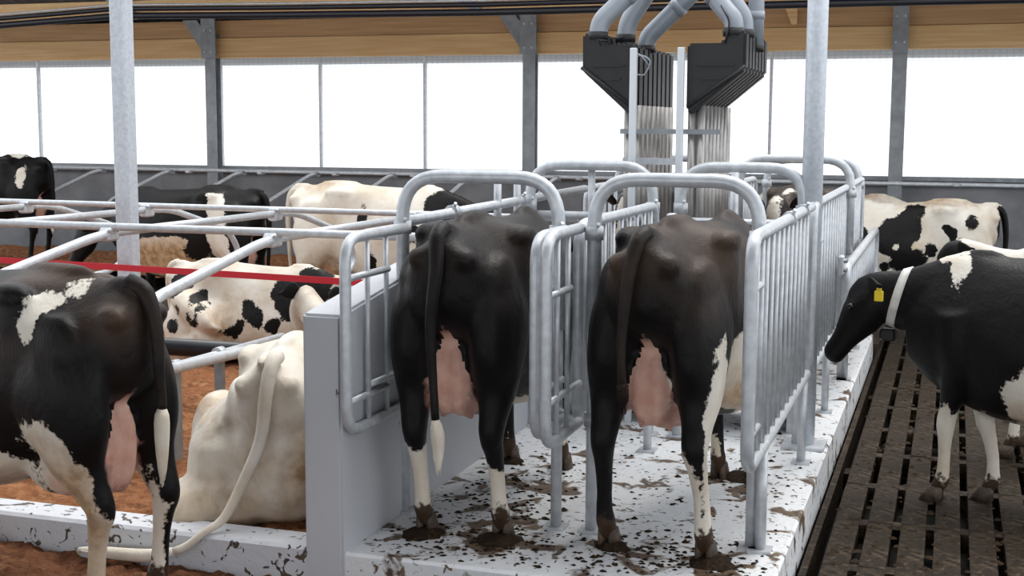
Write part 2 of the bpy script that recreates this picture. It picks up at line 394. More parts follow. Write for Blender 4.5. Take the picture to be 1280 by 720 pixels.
# slanting rafters seen above the purlin
for cx in (-9.87, -5.22):
    o = MB().prism([(cx - .62, 14.9, 3.42), (cx - .40, 14.9, 3.42), (cx - .12, 14.9, 3.19), (cx - .22, 14.9, 3.17)], (0, -.1, 0)).build('roof_brace', 'galv_dark'); struct(o, 'dark steel brace above the pipes', 'brace')
# black pipes under the roof
pa = [(-14, 14.5, 3.03), (-11.9, 14.5, 3.10), (-10.1, 14.5, 3.185), (-8, 14.5, 3.15), (-5.2, 14.5, 3.12), (-3, 14.5, 3.125), (-.5, 14.5, 3.125), (3, 14.5, 3.11)]
o = MB().tube(pa, .042, 10).build('supply_pipe', 'black_pipe'); tag(o, 'black supply pipe sagging along the timber beams, lower of the pair', 'pipe', 'pipes along the beams')
o = MB().tube([(x, y - .02, z + .085) for x, y, z in pa], .03, 10).build('supply_pipe', 'black_pipe'); tag(o, 'thinner black supply pipe along the beams, upper of the pair', 'pipe', 'pipes along the beams')
o = MB().tube([(x, y - .05, z + .13) for x, y, z in pa], .014, 8).build('supply_pipe', 'galv'); tag(o, 'thin grey cable conduit on top of the black pipes', 'pipe', 'pipes along the beams')
o = MB().prism([(-2.0, 16.30, 3.24), (-1.86, 16.30, 3.24), (-1.86, 16.30, 3.05), (-1.92, 16.30, 3.05)], (0, .06, 0)).build('timber_bracket', 'wood'); struct(o, 'small timber bracket under the roof', 'bracket')

# ------------------------------------------------------------------ tall posts
def tall_post(x, y, r, label, square):
    t = empty('roof_post', (x, y, FL), label, 'post')
    if square: MB().box((x, y, 1.9), (.125, .125, 4.1), None, .012).build('shaft', 'post', t)
    else: MB().tube([(x, y, 0), (x, y, 4.0)], r, 20).build('shaft', 'post', t)
    z0 = FL if square else 0
    MB().box((x, y, z0 + .008), (.24, .24, .02)).build('base_plate', 'galv', t)
tall_post(-5.68, 8.2, .065, 'square galvanized roof post standing between the cubicle rails on the left', True)
tall_post(-.755, 7.62, .058, 'round galvanized roof post rising from the right-hand barrier', False)

# ------------------------------------------------------------------ feeding stall: hoops, gates, barriers
def clamp(p, axis, r, parent):
    d = {'x': Vector((1, 0, 0)), 'y': Vector((0, 1, 0)), 'z': Vector((0, 0, 1))}[axis]
    p = Vector(p); c = MB().tube([p - d * .03, p + d * .03], r, 10).build('clamp' if parent else 'rail_clamp', 'galv', parent)
    MB().tube([p, p + Vector((.03, -.04, .045))], .009, 6).build('bolt', 'galv', c)
    return c
def hoop(xl, xr, y, label, top=1.60, r=.031):
    t = empty('hoop_gate', ((xl + xr) / 2, y, 0), label, 'hoop', 'hoops over the feeding stalls')
    pts = fillet([(xl, y, .92), (xl, y, top), (xr, y, top), (xr, y, .92)], .20, 8)
    MB().tube(pts, r, 14).build('bow', 'galv', t)
    for x in (xl, xr):
        MB().tube([(x, y, 0), (x, y, .96)], r * .82, 12).build('leg', 'galv', t)
        MB().box((x, y, .006), (.10, .10, .012)).build('base_plate', 'galv', t)
        clamp((x, y, 1.36), 'z', .042, t); clamp((x, y, .52), 'z', .038, t)
hoop(-2.42, -1.665, 5.65, 'front left galvanized hoop over the black cow with the hanging tail')
hoop(-1.50, -.775, 5.65, 'front right galvanized hoop over the dark cow with the pale hind leg')
hoop(-2.42, -1.665, 7.6, 'second left galvanized hoop, behind the black cow\'s back')
hoop(-1.50, -.80, 7.6, 'second right galvanized hoop, just left of the tall round post')
hoop(-2.42, -1.70, 9.8, 'far left galvanized hoop behind the steel feed tubes')
hoop(-1.50, -.70, 9.8, 'far right galvanized hoop behind the tall round post')
hoop(-1.50, -.74, 11.3, 'rearmost right galvanized hoop near the end of the barrier', 1.56)

def gate(name, x, y0, y1, zt, zb, ys, label, group=None, short=None, round_far=False, r=.025, rb=.0125, posts=()):
    """tubular panel in the plane x: outer frame, upright bars, short cross bars, posts"""
    t = empty(name, (x, (y0 + y1) / 2, 0), label, 'gate', group)
    if round_far: pts = fillet([(x, (y0 + y1) / 2, zb), (x, y0, zb), (x, y0, zt), (x, y1, zt), (x, y1, zb), (x, (y0 + y1) / 2 + .001, zb)], .12, 6)
    else: pts = fillet([(x, y1, zb), (x, y0, zb), (x, y0, zt), (x, y1, zt)], .12, 6)
    MB().tube(pts, r, 12).build('frame', 'galv', t)
    for y in ys: MB().tube([(x, y, zb), (x, y, zt)], rb, 8).build('bar', 'galv', t)
    for (a, b, z) in (short or ()): MB().tube([(x, a, z), (x, b, z)], .016, 8).build('cross_bar', 'galv', t)
    for (py, h) in posts:
        p = MB().tube([(x + .0, py, 0), (x, py, h)], .024, 12).build('post', 'galv', t)
        MB().box((x, py, .006), (.10, .10, .012)).build('base_plate', 'galv', p)
    return t
gate('swing_gate', -2.395, 4.98, 5.62, 1.36, .53, (5.20, 5.40), 'short two-bar gate on the end of the thick white wall', 'short swing gates', ((4.98, 5.42, 1.19), (5.2, 5.62, .70), (4.98, 5.4, .66)))
gate('swing_gate', -1.63, 5.20, 5.62, 1.37, .52, (5.36, 5.48), 'short gate between the two near cows, left of the close pair', 'short swing gates', ((5.2, 5.5, 1.13), (5.2, 5.62, .70)))
gate('swing_gate', -1.565, 5.14, 5.66, 1.38, .50, (5.30, 5.46), 'short gate between the two near cows, right of the close pair', 'short swing gates', ((5.14, 5.5, 1.13), (5.14, 5.66, .68)))
gate('barred_gate', -1.585, 5.70, 7.30, 1.39, .48, [5.82 + .17 * i for i in range(9)], 'barred partition between the two near cows', 'barred partitions', None, True, posts=((7.2, .6),))
yb = [5.27, 5.42] + [5.56 + .175 * i for i in range(10)]
gate('barred_gate', -.73, 5.14, 7.36, 1.40, .47, yb, 'long barred barrier on the right platform edge, nearest panel', 'barred partitions', ((5.14, 5.42, 1.19), (5.14, 5.42, .60)), False, .027, .0135, posts=((5.62, .5), (7.22, .5)))
gate('barred_gate', -.73, 7.50, 11.5, 1.40, .45, [7.66, 7.82] + [7.98 + .18 * i for i in range(19)], 'barred barrier on the right platform edge, beyond the tall round post', 'barred partitions', ((7.5, 7.98, 1.17),), True, .025, .013, posts=((8.6, .5), (9.8, .5), (11.2, .5)))
gate('barred_gate', -.655, 9.05, 12.5, .90, .42, [9.2 + .2 * i for i in range(16)], 'low barred panel hinged outside the right-hand barrier', 'barred partitions', None, True, .032, .013)
gate('barred_gate', -1.585, 8.9, 11.2, 1.40, .45, [9.05 + .17 * i for i in range(13)], 'barred partition behind the steel feed tubes', 'barred partitions', None, True)
gate('barred_gate', -2.42, 8.9, 11.2, 1.40, .45, [9.05 + .17 * i for i in range(13)], 'barred partition at the far left of the platform', 'barred partitions', None, True)
# latch cluster
t = empty('gate_latch', (-.69, 9.0, .8), 'small galvanized latch with bolts joining the barrier and the low panel', 'latch')
MB().box((-.685, 8.99, .92), (.035, .12, .13), None, .008).build('plate', 'galv', t)
for dy, dz in ((-.03, .03), (.03, -.03), (-.03, -.03), (.03, .03)): MB().tube([(-.70, 8.99 + dy, .92 + dz), (-.645, 8.99 + dy, .92 + dz)], .014, 6).build('bolt', 'galv_dark', t)
# long left rail above the dividing wall
t = empty('stall_rail', (-2.42, 6.4, 1.0), 'galvanized rail above the thick white wall, leading past the left hoop', 'rail')
MB().tube([(-2.42, 5.66, 1.385), (-2.42, 8.85, 1.40)], .026, 12).build('tube', 'galv', t)
for y in (6.3, 7.45): 
    clamp((-2.42, y, 1.395), 'y', .036, t)
for y in (7.0, 7.35): MB().tube([(-2.42, y, 1.18), (-2.42, y, 1.56)], .022, 10).build('upright', 'galv', t)
# clamps on the long barrier and a cross bar with swivel between stalls
for nm, y in (('rail_clamp', 6.35), ('rail_clamp', 6.95)):
    o = clamp((-.73, y, 1.40), 'y', .036, None)
    tag(o, 'galvanized pipe clamp on the top tube of the nearest right panel, ' + ('near its middle' if y < 6.5 else 'near the round post'), 'clamp', 'clamps on the right barrier')
for i, (xa, xb, y) in enumerate(((-2.42, -1.665, 7.62), (-1.5, -.8, 7.35))):
    t = empty('cross_tube', ((xa + xb) / 2, y, 1.2), ['galvanized cross tube in front of the left cow\'s head', 'galvanized cross tube in front of the right cow, by the round post'][i], 'tube', 'cross tubes at the stall fronts')
    MB().tube([(xa, y, 1.30), (xb, y, 1.30)], .024, 10).build('tube', 'galv', t)
    MB().tube([((xa + xb) / 2, y, 1.02), ((xa + xb) / 2, y, 1.58)], .022, 10).build('upright', 'galv', t)
    for x in (xa, xb): MB().box((x, y, 1.30), (.05, .07, .09), None, .008).build('clamp', 'galv', t)
# feeding troughs at the head of the two stalls
for i, xc in enumerate((-2.04, -1.14)):
    t = empty('feed_trough', (xc, 8.15, 0), ['dark steel feed trough in front of the left cow', 'dark steel feed trough in front of the right cow'][i], 'trough', 'troughs under the hopper')
    m = MB(); y0, y1 = 7.85, 8.45
    m.box((xc, y0, .36), (.62, .02, .35)).box((xc, y1, .5), (.62, .02, .63)).box((xc - .3, 8.15, .36), (.02, .6, .35)).box((xc + .3, 8.15, .36), (.02, .6, .35)).box((xc, 8.15, .2), (.62, .6, .03)); m.build('bowl', 'galv_dark', t)
    MB().tube([(xc - .31, y0, .54), (xc + .31, y0, .54)], .02, 8).build('rim', 'galv', t)
    for sx in (-.27, .27): MB().box((xc + sx, 8.15, .09), (.04, .5, .18)).build('leg', 'galv', t)

# ------------------------------------------------------------------ hopper with drop tubes
t = empty('feed_hopper', (-1.7, 8.3, 0), 'black plastic feed hopper in two angled halves on a bundle of steel drop tubes', 'feeder')
ND = 7
for side in (-1, 1):
    xi = -1.885 if side < 0 else -1.56; xo = -2.215 if side < 0 else -1.205
    for k in range(ND + (2 if side < 0 else 0)):
        y = 8.0 + k * .135; s = side
        zt = 2.33; zs = 2.40
        prof = [(xi, y, 1.93), (xi, y, zt), (xi + (xo - xi) * .62, y, zt), (xi + (xo - xi) * .66, y, zs), (xo, y, zs), (xo, y, 2.17), (xi + (xo - xi) * .08, y, 1.90)]
        m = MB().prism(prof, (0, .122, 0))
        mm = m.build('hopper_bin', 'black_plastic', t)
        bm = bmesh.new(); bm.from_mesh(mm.data); bmesh.ops.bevel(bm, geom=list(bm.edges), offset=.016, segments=2, affect='EDGES'); bm.to_mesh(mm.data); bm.free()
        for f in mm.data.polygons: f.use_smooth = False
    # raised ribs on the front face
    m = MB().box(((xi + xo) / 2, 7.995, 2.20), (abs(xo - xi) * .62, .014, .012)).box(((xi + xo) / 2, 7.995, 2.12), (abs(xo - xi) * .5, .014, .012)).build('rib', 'black_plastic', t)
    MB().tube([(xi + (xo - xi) * .03, 7.985, 1.95), (xo, 7.985, 2.19)], .012, 6).build('rib', 'black_plastic', t)
for k in range(8):
    for s, xs in ((-1, (-1.93, -1.87)), (1, (-1.53, -1.475))):
        for j, x in enumerate(xs):
            MB().tube([(x, 8.06 + k * .135, .86), (x, 8.06 + k * .135, 1.96)], .026, 10).build('drop_tube', 'stainless', t)
for z in (1.80, 1.0): MB().box((-1.66, 8.02, z), (.62, .02, .03)).build('tube_band', 'galv_dark', t)
for x, zb in ((-1.865, 1.1), (-1.575, 1.1)):
    MB().box((x, 7.90, 1.15), (.04, .04, 2.30), None, .004).build('upright', 'white_paint', t)
MB().box((-1.76, 7.94, 1.62), (.34, .03, .04)).build('bracket', 'galv', t)
# cable loop on the bins
lp = [(-1.84 + .055 * math.cos(a) + .008 * math.sin(3 * a), 7.985, 2.20 + .06 * math.sin(a)) for a in [i * 2 * math.pi / 16 for i in range(16)]]
MB().tube(lp, .0055, 6, closed=True).build('cable', 'duct', t)
MB().tube(fillet([(-1.9, 7.985, 2.28), (-1.84, 7.975, 2.265), (-1.79, 7.985, 2.20)], .04), .0055, 6).build('cable', 'duct', t)
# ducts
dl = [([(-2.13, 8.05, 2.36), (-2.12, 8.05, 2.47), (-1.97, 8.1, 2.62), (-1.72, 8.15, 2.85)], 'grey feed duct rising from the left hopper half, front'),
      ([(-2.02, 8.32, 2.36), (-2.01, 8.32, 2.48), (-1.88, 8.34, 2.68), (-1.72, 8.35, 2.95)], 'darker grey feed duct behind the front left one'),
      ([(-1.93, 8.50, 2.30), (-1.92, 8.50, 2.40), (-1.74, 8.5, 2.57), (-1.50, 8.5, 2.80)], 'grey feed duct rising from the inner back of the left hopper half'),
      ([(-1.29, 8.05, 2.37), (-1.285, 8.05, 2.46), (-1.41, 8.1, 2.60), (-1.62, 8.15, 2.85)], 'grey feed duct rising from the right hopper half, front'),
      ([(-1.25, 8.20, 2.37), (-1.25, 8.20, 2.48), (-1.36, 8.22, 2.64), (-1.55, 8.25, 2.9)], 'grey feed duct just behind the front right one'),
      ([(-1.22, 8.48, 2.30), (-1.22, 8.48, 2.9)], 'vertical grey feed duct on the right end of the hopper')]
for p, lab in dl:
    r = .058 if len(p) > 2 else .05
    e = empty('feed_duct', p[0], lab, 'duct', 'grey ducts above the hopper')
    MB().tube(fillet(p, .08, 5) if len(p) > 2 else p, r, 16).build('tube', 'duct', e)
    q = Vector(p[-2] if len(p) > 2 else (p[0][0], p[0][1], 2.5)); d = (Vector(p[-1]) - q).normalized()
    MB().tube([q - d * .0, q + d * .05], r * 1.09, 16).build('collar', 'duct', e)
    MB().tube([Vector(p[0]), Vector(p[0]) + Vector((0, 0, .05))], r * 1.12, 16).build('socket', 'black_plastic', e)
o = MB().tube(fillet([(-1.33, 8.0, 2.33), (-1.32, 7.98, 2.37), (-1.30, 7.98, 2.45), (-1.36, 8.0, 2.55)], .05), .006, 6).build('thin_cable', 'black_pipe'); tag(o, 'thin black cable climbing from the right hopper half to its duct', 'cable')

# ------------------------------------------------------------------ cubicle rails and dividers
def rail(name, p0, p1, r, label, clamps, group):
    t = empty(name, ((p0[0] + p1[0]) / 2, p0[1], p0[2]), label, 'rail', group)
    MB().tube([p0, p1], r, 12).build('tube', 'galv', t)
    for x in clamps:
        MB().box((x, p0[1] - .005, p0[2] - .03), (.09, .075, .045), None, .01).build('clamp', 'galv', t)
        MB().tube([(x + .035, p0[1] - .055, p0[2] - .03), (x + .035, p0[1] + .05, p0[2] - .03)], .011, 6).build('bolt', 'galv_dark', t)
DX = (-3.95, -5.13, -6.32, -7.52)
rail('neck_rail', (-9, 7.2, 1.18), (-2.62, 7.2, 1.175), .026, 'nearer of the two galvanized neck rails on the left', DX, 'neck rails')
rail('neck_rail', (-12, 9.4, 1.18), (-2.62, 9.4, 1.15), .024, 'farther of the two galvanized neck rails, behind the square post', DX, 'neck rails')
rail('neck_rail', (-15, 15.4, 1.235), (4.0, 15.4, 1.20), .024, 'far neck rail along the foot of the window wall', [-14 + 1.08 * i for i in range(16)], 'neck rails')
NM = ['behind the lying white cow', 'above the foreground cow', 'at the left edge of the frame', 'outside the frame on the left']
for i, x in enumerate(DX):
    t = empty('cubicle_divider', (x, 7.2, 0), 'bent galvanized cubicle divider on both neck rails, ' + NM[i], 'divider', 'cubicle dividers')
    xr = x + .03
    pts = fillet([(x, 7.25, 1.13), (x + .02, 7.0, 1.12), (x + .08, 5.75, .93), (x + .09, 5.55, .74), (x + .09, 5.8, .56), (x + .09, 6.8, .52), (x + .05, 7.45, .30)], .2, 6)
    MB().tube(pts, .031, 12).build('loop', 'white_paint' if False else 'galv', t)
    MB().tube([(x, 7.15, 1.135), (x, 9.5, 1.125)], .028, 12).build('tube', 'galv', t)
    MB().tube(fillet([(x, 9.4, 1.125), (x, 9.75, 1.11), (x, 10.7, .86), (x, 10.9, .62), (x, 10.6, .45), (x, 9.6, .42)], .2, 6), .027, 12).build('loop', 'galv', t)
    MB().box((x, 7.2, 1.125), (.08, .12, .08), None, .012).build('clamp', 'galv', t)
    MB().box((x, 9.4, 1.11), (.08, .12, .08), None, .012).build('clamp', 'galv', t)
for i in range(9):
    x = -13.2 + 1.08 * i
    t = empty('wall_divider', (x, 15.4, 0), 'slanting cubicle divider at the window wall, ' + ['outermost left', 'second from outer left', 'third from outer left', 'nearest the left frame edge', 'just left of the square post', 'behind the black tan-bellied cow', 'left of the cream cow', 'behind the cream cow', 'right of the cream cow'][i], 'divider', 'far cubicle dividers')
    MB().tube(fillet([(x, 15.45, 1.20), (x, 15.2, 1.19), (x, 14.0, .88), (x, 13.8, .65), (x, 14.0, .45)], .15, 5), .024, 8).build('loop', 'galv', t)
    MB().box((x, 15.4, 1.20), (.07, .09, .06)).build('clamp', 'galv_dark', t)
# lower tube on brackets beside the lying white cow, and the brisket pipe
t = empty('lower_tube', (-3.92, 6.8, .4), 'grey tube on upright brackets above the orange sawdust, left of the lying white cow', 'tube')
MB().tube([(-3.92, 5.95, .54), (-3.92, 7.25, .52)], .026, 12).build('tube', 'galv', t)
for y in (6.05, 6.5):
    MB().tube([(-3.92, y - .03, .54), (-3.92, y + .03, .54)], .036, 12).build('clamp', 'galv', t)
    MB().box((-3.92, y, .27), (.035, .06, .5)).build('bracket', 'galv_dark', t)
t = empty('brisket_pipe', (-5, 7.55, .2), 'thick dark pipe lying across the head end of the cubicles', 'pipe')
MB().tube([(-9, 7.62, .34), (-3.75, 7.62, .34)], .06, 14).build('tube', 'black_pipe', t)
for x in (-3.95, -5.15, -6.3): MB().box((x, 7.62, .18), (.10, .16, .4), None, .01).build('bracket', 'galv_dark', t)
t = empty('red_strap', (-5, 7.9, .8), 'flat red strap stretched across the cubicles above the lying cows', 'strap')
a, b = Vector((-8.5, 7.9, .872)), Vector((-3.55, 7.9, .795))
m = MB(); w_ = .022
m.prism([a + Vector((0, 0, w_)), a - Vector((0, 0, w_)), b - Vector((0, 0, w_)), b + Vector((0, 0, w_))], (0, .006, 0)).build('webbing', 'red', t)
MB().tube([(-3.55, 7.9, .80), (-3.40, 7.9, .80)], .012, 8).build('end_hook', 'galv', t)
t = empty('strap_stake', (-3.38, 7.9, 0), 'slim galvanized stake holding the end of the red strap behind the white wall', 'post')
MB().tube([(-3.38, 7.9, 0), (-3.38, 7.9, 1.0)], .018, 10).build('shaft', 'galv', t)

# ------------------------------------------------------------------ cows
def crom(P, n):
    P = np.array(P, float); out = []
    m = len(P)
    for i in range(m - 1):
        p0 = P[max(i - 1, 0)]; p1 = P[i]; p2 = P[i + 1]; p3 = P[min(i + 2, m - 1)]
        for k in range(n):
            t = k / n
            out.append(.5 * ((2 * p1) + (-p0 + p2) * t + (2 * p0 - 5 * p1 + 4 * p2 - p3) * t * t + (-p0 + 3 * p1 - 3 * p2 + p3) * t ** 3))
    out.append(P[-1]); return np.array(out)
TR = [(-.895, [(0, 1.33), (.02, 1.325), (.045, 1.31), (.06, 1.28), (.06, 1.22), (.05, 1.15), (.03, 1.1), (0, 1.08)]),
      (-.84, [(0, 1.37), (.035, 1.36), (.10, 1.31), (.14, 1.24), (.145, 1.15), (.13, 1.06), (.08, 1.0), (0, .98)]),
      (-.70, [(0, 1.405), (.05, 1.385), (.12, 1.32), (.20, 1.22), (.235, 1.08), (.22, .98), (.13, .90), (0, .88)]),
      (-.55, [(0, 1.42), (.06, 1.395), (.14, 1.335), (.235, 1.23), (.265, 1.06), (.25, .90), (.15, .77), (0, .73)]),
      (-.38, [(0, 1.435), (.09, 1.41), (.20, 1.385), (.27, 1.33), (.275, 1.12), (.27, .90), (.18, .68), (0, .63)]),
      (-.20, [(0, 1.415), (.08, 1.40), (.18, 1.355), (.215, 1.27), (.25, 1.12), (.295, .92), (.22, .60), (0, .53)]),
      (.04, [(0, 1.395), (.06, 1.385), (.15, 1.335), (.235, 1.24), (.315, 1.05), (.345, .86), (.25, .54), (0, .46)]),
      (.28, [(0, 1.39), (.05, 1.38), (.13, 1.33), (.215, 1.22), (.295, 1.04), (.315, .86), (.22, .56), (0, .48)]),
      (.48, [(0, 1.41), (.035, 1.40), (.09, 1.34), (.165, 1.22), (.235, 1.05), (.24, .87), (.16, .62), (0, .54)]),
      (.66, [(0, 1.36), (.03, 1.35), (.075, 1.30), (.13, 1.2), (.185, 1.05), (.185, .9), (.12, .72), (0, .65)]),
      (.80, [(0, 1.24), (.025, 1.235), (.06, 1.2), (.09, 1.12), (.115, 1.03), (.11, .92), (.07, .82), (0, .78)])]
def loft_rings(m, rings):
    n = len(rings[0]); vs = [p for r in rings for p in r]; fs = []
    for i in range(len(rings) - 1):
        for k in range(n):
            l = (k + 1) % n; fs.append((i * n + k, i * n + l, (i + 1) * n + l, (i + 1) * n + k))
    c0 = np.mean(rings[0], axis=0); c1 = np.mean(rings[-1], axis=0)
    vs = list(vs) + [c0, c1]; a = len(vs) - 2
    for k in range(n):
        l = (k + 1) % n
        fs.append((a, l, k)); fs.append((a + 1, (len(rings) - 1) * n + k, (len(rings) - 1) * n + l))
    m.add([tuple(float(x) for x in v) for v in vs], fs, True)
def chain(m, nodes, n=14, sub=4, lat=(0, 1, 0)):
    """nodes: (x,y,z, a (fore-aft radius), b (lateral radius))"""
    C = crom(nodes, sub); rings = []
    lat = np.array(lat, float)
    for i in range(len(C)):
        t = C[min(i + 1, len(C) - 1)][:3] - C[max(i - 1, 0)][:3]; t = t / np.linalg.norm(t)
        v = lat - t * lat.dot(t); v /= np.linalg.norm(v); u = np.cross(v, t)
        rings.append([C[i][:3] + u * C[i][3] * math.cos(a) + v * C[i][4] * math.sin(a) for a in [2 * math.pi * k / n for k in range(n)]])
    loft_rings(m, rings)
def blob(m, c, r, rot=None):
    rings = []
    for i in range(1, 8):
        ph = math.pi * i / 8
        ring = []
        for k in range(14):
            a = 2 * math.pi * k / 14
            p = np.array([r[0] * math.sin(ph) * math.cos(a), r[1] * math.sin(ph) * math.sin(a), r[2] * math.cos(ph)])
            if rot is not None: p = np.array(rot @ Vector(p))
            ring.append(p + np.array(c))
        rings.append(ring)
    loft_rings(m, rings)

HIND = [(-.50, .13, 1.12, .24, .13), (-.58, .165, .98, .26, .135), (-.64, .18, .84, .22, .115), (-.68, .18, .70, .145, .095), (-.73, .178, .60, .09, .068), (-.775, .17, .50, .07, .056), (-.755, .17, .42, .052, .045), (-.73, .17, .30, .039, .038), (-.71, .17, .17, .041, .040), (-.70, .17, .13, .050, .046), (-.675, .17, .085, .043, .042), (-.66, .17, .05, .05, .047)]
FORE = [(.50, .15, 1.08, .14, .10), (.49, .17, .92, .13, .095), (.48, .17, .78, .105, .085), (.49, .17, .66, .078, .065), (.505, .165, .53, .056, .053), (.51, .16, .44, .055, .054), (.505, .16, .38, .045, .045), (.50, .16, .26, .037, .037), (.50, .16, .15, .041, .040), (.505, .16, .12, .048, .045), (.525, .16, .08, .041, .041), (.54, .16, .05, .05, .047)]
def coat_field(P, base, patches):
    f = np.full(len(P), .5 if base == 'white' else -.5)
    for (sg, c, r) in patches:
        r = np.array(r, float); d = np.sqrt((((P - np.array(c)) / r) ** 2).sum(1)); g = (1 - d) * min(r)
        f = np.maximum(f, g) if sg > 0 else np.minimum(f, -g)
    return f
def set_attr(me, name, arr):
    a = me.attributes.new(name, 'FLOAT', 'POINT'); a.data.foreach_set('value', np.ascontiguousarray(arr, dtype=np.float32))
def soft(P, blobs):
    f = np.full(len(P), -1.0)
    for (c, r) in blobs:
        r = np.array(r, float); d = np.sqrt((((P - np.array(c)) / r) ** 2).sum(1)); f = np.maximum(f, (1 - d) * min(r))
    return f

def world_pt(p, loc, h, sc):
    d = (Vector(p) - Vector(loc)) / sc; return (d.x * math.cos(h) + d.y * math.sin(h), -d.x * math.sin(h) + d.y * math.cos(h), d.z)
def cow(label, loc, heading, scale=1.0, base='black', patches=(), feet=None, poll=(1.05, 0, 1.42), hdir=(.85, 0, -.5), tail=None, tail_white=.5,
        lying=False, voxel=.018, udder=1.0, brown=0, tan=(), collar=False, ear_tag=False, detail=True, roll=0, skip_head=False, one_side=False, tailw=None, tail_black=False, white_ears=False, white_face=False):
    h = math.radians(heading); ca, sa = math.cos(h), math.sin(h)
    if tailw: tail = tail + [tuple(world_pt(p, loc, h, scale)) for p in tailw]
    root = empty('cow', loc, label, 'cow', 'dairy cows in the barn', h, scale)
    def to_local(wx, wy):
        dx, dy = (wx - loc[0]) / scale, (wy - loc[1]) / scale
        return (dx * ca + dy * sa, -dx * sa + dy * ca)
    DZ = -.52 if lying else 0
    rollm = Matrix.Rotation(math.radians(roll), 3, 'X')
    m = MB()
    # trunk
    prof = []
    for x, hp in TR:
        q = crom(hp, 3); prof.append(np.concatenate([[x], q[:, 0], q[:, 1]]))
    prof = crom(prof, 4); rings = []
    for row in prof:
        x = row[0]; k = (len(row) - 1) // 2; ys = row[1:1 + k]; zs = row[1 + k:].copy()
        if lying:
            zz = zs + DZ; zz = np.where(zz < .42, .42 - (.42 - zz) * .97, zz); bulge = np.clip((.55 - zz) / .5, 0, 1) * (1 if -.7 < x < .6 else .4)
            ys = ys * (1 + .22 * bulge); zs = np.maximum(zz, .01)
        ring = [(x, y, z) for y, z in zip(ys, zs)] + [(x, -y, z) for y, z in list(zip(ys, zs))[-2:0:-1]]
        rings.append([np.array(p) for p in ring])
    loft_rings(m, rings)
    # bony points: pins, hooks, tail head, withers
    for s in (-1, 1):
        blob(m, (-.835, s * .105, 1.27 + DZ), (.07, .05, .05))
        blob(m, (-.38, s * .222, 1.338 + DZ), (.13, .06, .055))
        blob(m, (-.62, s * .20, 1.12 + DZ), (.16, .06, .17))
    blob(m, (-.80, 0, 1.385 + DZ), (.12, .038, .04)); blob(m, (-.42, 0, 1.425 + DZ), (.20, .045, .03)); blob(m, (.42, 0, 1.40 + DZ), (.12, .03, .03))
    # legs
    hooves = []
    if not lying:
        for (key, nodes, s) in (('hl', HIND, 1), ('hr', HIND, -1), ('fl', FORE, 1), ('fr', FORE, -1)):
            nd = [list(q) for q in nodes]
            for q in nd: q[1] *= s
            dx = dy = 0
            if feet and key in feet:
                tx, ty = to_local(*feet[key]); fx, fy = nd[-1][0] + .01, nd[-1][1]; dx, dy = tx - fx, ty - fy
            for q in nd:
                w_ = max(0, min(1, (1.0 - q[2]) / .85)); w_ = w_ * w_ * (3 - 2 * w_) ; q[0] += dx * w_; q[1] += dy * w_
            chain(m, nd); hooves.append((nd[-1][0], nd[-1][1]))
    else:
        for s in (-1, 1):
            chain(m, [(-.58, s * .12, .56, .26, .16), (-.48, s * .26, .50, .27, .15), (-.36, s * .38, .40, .24, .14), (-.30, s * .45, .26, .18, .12), (-.46, s * .47, .16, .12, .10), (-.70, s * .43, .11, .08, .07), (-.78, s * .42, .07, .06, .055), (-.64, s * .47, .05, .045, .045), (-.38, s * .52, .045, .042, .04), (-.26, s * .52, .04, .045, .04)], lat=(0, .6, 1)) if s > 0 or not one_side else None
            hooves.append((-.22, s * .52))
            chain(m, [(.45, s * .17, .48, .12, .08), (.58, s * .24, .30, .10, .07), (.78, s * .22, .12, .065, .05), (.84, s * .22, .07, .05, .05), (.70, s * .26, .05, .04, .04), (.56, s * .28, .04, .04, .04)], lat=(0, 1, .3))
            hooves.append((.5, s * .28))
    # udder
    if udder and not lying:
        u = udder
        for s in (-1, 1):
            blob(m, (-.45, s * .06, .68), (.24, .095, .16 * u)); blob(m, (-.67, s * .035, .76 - .02 * u), (.11, .060, .20 * u))
            for xx in (-.38, -.64):
                chain(m, [(xx, s * .06, .62, .026, .026), (xx, s * .065, .555, .02, .02), (xx, s * .065, .53, .014, .014)], 8, 2)
    elif udder and lying:
        blob(m, (-.55, -.18, .14), (.22, .20, .13))
    if lying:
        blob(m, (-.62, 0, .36), (.29, .30, .36)); blob(m, (-.46, .26, .33), (.42, .26, .31)); blob(m, (-.46, -.22, .32), (.40, .24, .30)); blob(m, (-.66, .26, .20), (.26, .22, .20)); blob(m, (-.70, .42, .15), (.26, .20, .15)); blob(m, (-.30, .44, .40), (.24, .13, .24))
    # neck and head
    P = np.array(poll, float); D = np.array(hdir, float); D /= np.linalg.norm(D)
    nb = np.array([.62, 0, 1.12 + DZ]); mid = nb * .5 + P * .5 + np.array([0, 0, -.05])
    chain(m, [(.50, 0, 1.10 + DZ, .25, .16), (*nb, .245, .135), (*mid, .185, .10), (*(P - D * .02 + np.array([0, 0, -.085])), .12, .08), (*(P + D * .06 + np.array([0, 0, -.085])), .11, .075)], 16, 4)
    lat = np.array([0, 1, 0.]) - D * D[1]; lat /= np.linalg.norm(lat); up = np.cross(D, lat); up = up if up[2] > 0 or abs(up[2]) < .1 else -up
    if skip_head is False:
        C0 = P - up * .075
        sec = [(-.02, .075, .075, 0), (.04, .105, .095, 0), (.12, .125, .105, -.01), (.20, .125, .10, -.015), (.28, .10, .08, -.02), (.37, .075, .065, -.03), (.44, .07, .066, -.035), (.49, .062, .062, -.04), (.515, .035, .04, -.045)]
        C = crom(sec, 3); rings = []
        for t_, a, b, off in C:
            c = C0 + D * t_ + up * off
            rings.append([c + up * a * math.cos(q) + lat * b * math.sin(q) for q in [2 * math.pi * k / 16 for k in range(16)]])
        loft_rings(m, rings)
        for s in (-1, 1): blob(m, C0 + D * .17 + lat * s * .075 + up * .055, (.035, .03, .03))
